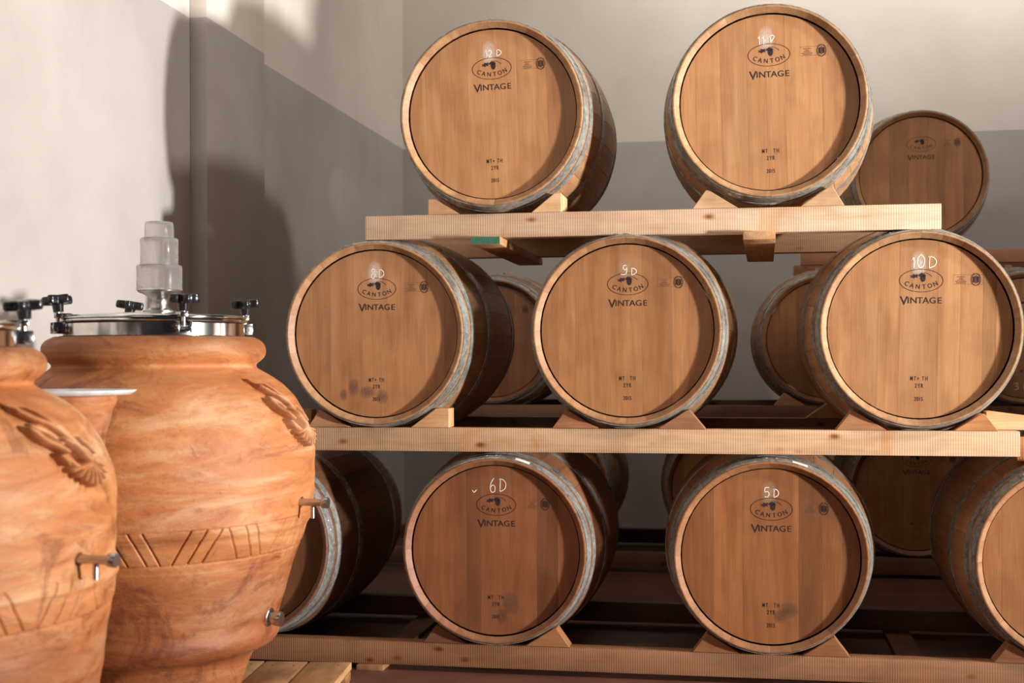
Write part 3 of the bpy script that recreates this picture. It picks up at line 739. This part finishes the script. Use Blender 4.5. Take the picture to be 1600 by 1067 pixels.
AX = R(1) * .36
def smooth_line(pts, n=8):
    out = []
    for i in range(len(pts) - 1):
        p0, p1, p2, p3 = pts[max(i - 1, 0)], pts[i], pts[i + 1], pts[min(i + 2, len(pts) - 1)]
        for q in range(n):
            t = q / n; out.append(tuple(0.5 * (2 * p1[k] + (p2[k] - p0[k]) * t + (2 * p0[k] - 5 * p1[k] + 4 * p2[k] - p3[k]) * t * t + (3 * p1[k] - p0[k] - 3 * p2[k] + p3[k]) * t ** 3) for k in (0, 1)))
    out.append(pts[-1]); return out
for pts, wd, ht, endf in STROKES:
    L_ = smooth_line([mp_(p) for p in pts]); n = len(L_); w0 = wd / 830 * .155 * 0.80
    for i in range(n - 1):
        ax, az = L_[i][0] * AX, L_[i][1]; bx, bz = L_[i + 1][0] * AX, L_[i + 1][1]
        px, pz = DG * AX, HZ
        dx, dz = bx - ax, bz - az; ll = dx * dx + dz * dz + 1e-12
        t = np.clip(((px - ax) * dx + (pz - az) * dz) / ll, 0, 1)
        d = np.hypot(px - ax - t * dx, pz - az - t * dz)
        s_ = (i + t) / (n - 1)
        ww = w0 * (0.35 + 0.65 * np.minimum(1, s_ * 4)) * (1 - (1 - endf) * np.maximum(0, s_ - .6) / .4 * .9 if endf < 1 else 1 + .35 * s_)
        H = np.maximum(H, ht * 1.5 * np.clip(1 - (d / ww) ** 2, 0, 1) ** .5)
TH3 = TAPAZ + np.radians(DG); R3 = amph_r(TH3, HZ) + H - .0006
V = np.stack([R3 * np.cos(TH3), R3 * np.sin(TH3), HZ + .80], -1)
RELIEF = grid_mesh('relief_ornament', V, len(hz), len(dg), False, (H > .0002).ravel())
BODY2 = BODY.copy(); BODY2.name = 'body_fuller'
a_ = np.empty(len(BODY2.vertices) * 3, np.float32); BODY2.vertices.foreach_get('co', a_); a_ = a_.reshape(-1, 3)
f_ = 1 + 0.7 * np.clip(.47 - a_[:, 2], 0, .40) * np.clip((.47 - a_[:, 2]) / .06, 0, 1); a_[:, 0] *= f_; a_[:, 1] *= f_
BODY2.vertices.foreach_set('co', a_.ravel()); BODY2.update()
# lid hardware
COLLAR = lathe('collar', [(.205, .856), (.2135, .856), (.2135, .886), (.219, .889), (.2205, .8925), (.219, .896), (.205, .897)], 128, angle=40)
LID = lathe('lid', [(.0001, .914), (.10, .913), (.17, .909), (.196, .905), (.204, .902), (.209, .9045), (.2165, .9055), (.2205, .902), (.2205, .8985), (.217, .8965), (.19, .896), (.0001, .896)], 128, angle=50)
NECK = lathe('neck', [(.0001, .118), (.039, .118), (.0395, .1235), (.030, .126), (.0235, .130), (.022, .137), (.022, .150), (.026, .157), (.040, .165), (.052, .1695), (.0535, .173), (.049, .174), (.0001, .172)], 64, angle=45)
def cup(name, r0, r1, z0, z1, t=.0018, lip=0.0):
    return lathe(name, [(r0, z0), (r0 + lip, z0 + .002), (r0 + lip * .2, z0 + .006), (r1, z1 - .004), (r1 - .003, z1), (.0001, z1), (.0001, z1 - t), (r1 - .004, z1 - t), (r1 - t, z1 - .005), (r0 - t, z0 + .004), (r0 - t, z0)], 48, angle=50)
def star_knob():
    bm = bmesh.new(); n = 60; rings = [(0.55, .0), (.92, .001), (1.0, .004), (1.0, .013), (.93, .0165), (.5, .0178)]
    prev = None; first = None
    for f_, z in rings:
        ring = []
        for i in range(n):
            a = 2 * PI * i / n; r_ = .0245 + .0068 * math.cos(5 * a); r_ = .0165 + (r_ - .0165) * 1.0
            ring.append(bm.verts.new((r_ * f_ * math.cos(a), r_ * f_ * math.sin(a), z)))
        if prev:
            for i in range(n): bm.faces.new((prev[i], prev[(i + 1) % n], ring[(i + 1) % n], ring[i]))
        else: first = ring
        prev = ring
    bm.faces.new(prev); bm.faces.new(first[::-1])
    r0 = [bm.verts.new((.0115 * math.cos(2 * PI * i / 20), .0115 * math.sin(2 * PI * i / 20), .002)) for i in range(20)]
    r1 = [bm.verts.new((.0105 * math.cos(2 * PI * i / 20), .0095 * math.sin(2 * PI * i / 20), -.014)) for i in range(20)]
    for i in range(20): bm.faces.new((r1[i], r1[(i + 1) % 20], r0[(i + 1) % 20], r0[i]))
    bm.faces.new(r1)
    return bm_mesh('knob', bm, 40)
KNOB = star_knob()
def clamp_mesh():
    bm = bmesh.new()                       # local x outward from the lid axis
    box_bm(bm, .209, .243, -.017, -.013, .862, .889, .001); box_bm(bm, .209, .243, .013, .017, .862, .889, .001)
    box_bm(bm, .209, .240, -.013, .013, .862, .865, .0005)
    box_bm(bm, .196, .224, -.009, .009, .9055, .9105, .0015); box_bm(bm, .220, .236, -.009, .009, .898, .9105, .0015)
    for (cx, cz, r_, h0, h1) in ((.229, 0, .0045, .872, .935),):
        n = 12; a = [bm.verts.new((cx + r_ * math.cos(2 * PI * i / n), r_ * math.sin(2 * PI * i / n), h0)) for i in range(n)]
        b_ = [bm.verts.new((cx + r_ * math.cos(2 * PI * i / n), r_ * math.sin(2 * PI * i / n), h1)) for i in range(n)]
        for i in range(n): bm.faces.new((a[i], a[(i + 1) % n], b_[(i + 1) % n], b_[i]))
        bm.faces.new(a); bm.faces.new(b_)
    n = 14                                  # cross pin
    a = [bm.verts.new((.229 + .0055 * math.cos(2 * PI * i / n), -.021, .874 + .0055 * math.sin(2 * PI * i / n))) for i in range(n)]
    b_ = [bm.verts.new((.229 + .0055 * math.cos(2 * PI * i / n), .021, .874 + .0055 * math.sin(2 * PI * i / n))) for i in range(n)]
    for i in range(n): bm.faces.new((a[i], a[(i + 1) % n], b_[(i + 1) % n], b_[i]))
    bm.faces.new(a); bm.faces.new(b_)
    return bm_mesh('clamp', bm, 30)
CLAMP = clamp_mesh()
def cyl_profile(name, prof, seg=32): return lathe(name, prof, seg, 'Z', angle=35)
# taps are turned parts lying along local z, rotated outward
TAP = cyl_profile('tap', [(.0001, -.02), (.0085, -.02), (.0085, .052), (.0100, .053), (.0128, .055), (.0132, .058), (.0132, .068), (.0118, .070), (.0001, .070)])
SPIGOT = cyl_profile('spigot', [(.0052, 0), (.0052, -.030), (.0040, -.030), (.0040, -.004), (.0001, -.004)], 20)
PLUG = cyl_profile('drain_plug', [(.0001, -.015), (.022, -.015), (.0225, .004), (.021, .0055), (.013, .0065), (.013, .012), (.0165, .013), (.0175, .016), (.0175, .031), (.0155, .034), (.0001, .0345)])
INNER = lathe('inner_wall', [(.222, .857), (.21, .850), (.205, .84), (.205, .70)], 64)
def amphora(label, x, y, z, sc, spin, body=BODY):
    root = thing('amphora', label, 'jar', (x, y, Z(z)), 'terracotta amphorae'); root.scale = sc
    rz = (0, 0, spin)
    link('body', body, M['clay'], root, (0, 0, 0), rz)
    link('relief_ornament', RELIEF, M['clay'], root, (0, 0, 0), rz)
    link('inner_wall', INNER, M['dark_inside'], root)
    link('collar', COLLAR, M['steel'], root)
    link('lid', LID, M['steel'], root)
    for k in range(4):
        a = R(-49 + 90 * k)
        c = link('clamp', CLAMP, M['steel'], root, (0, 0, 0), (0, 0, a))
        e = link('knob', KNOB, M['knob'], c, (.229, 0, .9300), (0, R(-8 if k else 5), k * .7)); e.scale = (1.17, 1.17, 1.25); e['label'] = 'black star shaped knob'
    a = TAPAZ + spin
    for nm, me, z, mat in (('tap', TAP, -.337, 'brushed'), ('drain_plug', PLUG, -.612, 'brushed')):
        r_ = float(profile(z)) * (1.2 if body is BODY2 and nm == 'drain_plug' else 1); d = Vector((math.cos(a), math.sin(a), 0))
        o = link(nm, me, M[mat], root, (d.x * r_, d.y * r_, z + .80), (0, R(90 if nm == 'tap' else 97), a))
        if nm == 'tap':
            s_ = link('spigot', SPIGOT, M['brushed'], o, (0.007, 0, .030), (0, R(-90), 0))
    return root
K = 1.05
A1 = (-1.356, 1.894); A2 = (-1.41, 3.0)
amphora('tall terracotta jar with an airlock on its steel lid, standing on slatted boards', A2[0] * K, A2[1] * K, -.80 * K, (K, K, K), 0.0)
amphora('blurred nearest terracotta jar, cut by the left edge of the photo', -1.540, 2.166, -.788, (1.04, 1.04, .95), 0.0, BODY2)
al = thing('airlock', 'translucent stepped airlock on the steel lid of the second jar', 'airlock', (A2[0] * K + 0.012, A2[1] * K, Z(.1125 * K))); al.scale = (K, K, K)
def zloc(me):   # the lathe meshes above are written in heights over the camera axis
    return (0, 0, -.1125)
link('neck', NECK, M['brushed'], al, (0, 0, -.1125 - .004))
for nm, me in (('base_cup', cup('base_cup', .054, .0545, .1705, .231, lip=.0015)), ('middle_cup', cup('middle_cup', .0455, .0455, .226, .297, lip=.0)), ('top_cup', cup('top_cup', .0355, .034, .292, .336))):
    link(nm, me, M['milky'], al, (0, 0, -.1125 - .001))
link('inner_tube', cup('inner_tube', .012, .012, .175, .29), M['milky'], al, (0, 0, -.1125))

# pallets under the jars
def pallet(label, P0, length, width, ztop, rot):
    root = thing('pallet', label, 'pallet', (P0[0], P0[1], 0), 'slatted wooden pallets', rot)
    n = 7; bw = width / n
    for k in range(n):
        j = random.Random(k + int(length * 100)).uniform(-.003, .003)
        o = link('slat', box('slat', (-(bw - .006) / 2, (bw - .006) / 2, -length, j, ztop - .02, ztop), .0018), M['pallet'], root, (-bw * (k + .5), 0, 0), (0, 0, 0), (1.0 - .05 * (k % 3), .98 - .06 * (k % 2), .95))
        for yy in (-.035,):
            for xx in (-.03, .03): link('nail', NAIL, M['dark_inside'], o, (xx, yy - .01 * k % .02, ztop + .0002))
    for yy in (-.05, -length / 2, -length + .05):
        link('crossbar', box('crossbar', (-width + .002, -.002, -.035, .035, ztop - .045, ztop - .0205), .002), M['pallet'], root, (0, yy, 0), (0, 0, 0), (.8, .7, .6))
        for xx in (-.05, -width / 2, -width + .05):
            link('foot_block', box('foot_block', (-.045, .045, -.035, .035, 0.001, ztop - .0455), .002), M['pallet'], root, (xx, yy, 0), (0, 0, 0), (.85, .75, .65))
    return root
NAIL = lathe('nail', [(.0001, .0004), (.0035, .0003), (.004, -.001)], 12)
pallet('slatted pallet of worn boards under the second jar, its corner showing at the bottom', (-1.067, 3.505), 1.03, .86, Z(-.8401), R(5.8))
pallet('slatted pallet below the frame under the nearest jar', (-.985, 2.45), 0.9, .86, Z(-.7885), R(5.8))

# pot with a tray on it, on a stool between the jars
PX, PY = -1.450, 2.660
st = thing('stand', 'slim round wooden stand holding up the pot between the two jars', 'stand', (PX, PY, Z(-.8395))); st.scale = (K, K, K)
link('seat', lathe('seat', [(.0001, .33), (.058, .33), (.062, .334), (.062, .346), (.058, .35), (.0001, .35)], 40), M['pallet'], st)
link('post', lathe('post', [(.0001, .02), (.020, .02), (.016, .10), (.020, .3295), (.0001, .3295)], 24), M['pallet'], st)
link('foot', lathe('foot', [(.0001, .0005), (.10, .0005), (.10, .012), (.09, .0195), (.0001, .0195)], 40), M['pallet'], st)
pot = link('pot', lathe('pot', [(.0001, 0), (.050, 0), (.052, .005), (.056, .10), (.062, .20), (.072, .29), (.086, .345), (.092, .357), (.095, .366), (.094, .3755), (.088, .377), (.084, .366), (.07, .30), (.054, .10), (.0001, .05)], 80, angle=50), M['clay'], None, (PX, PY, Z(-.4498 * K))); pot.scale = (K, K, K)
tag(pot, 'narrow terracotta pot under the pale tray, between the two jars', 'pot')
tr = link('tray', lathe('tray', [(.0001, .003), (.115, .003), (.122, .006), (.131, .0105), (.134, .0105), (.1335, .008), (.124, .001), (.116, 0), (.0001, 0)], 80, angle=60), M['plate'], None, (PX, PY, Z(-.0725 * K))); tr.scale = (K, K, K)
tag(tr, 'pale round tray seen edge-on between the two jars', 'tray')
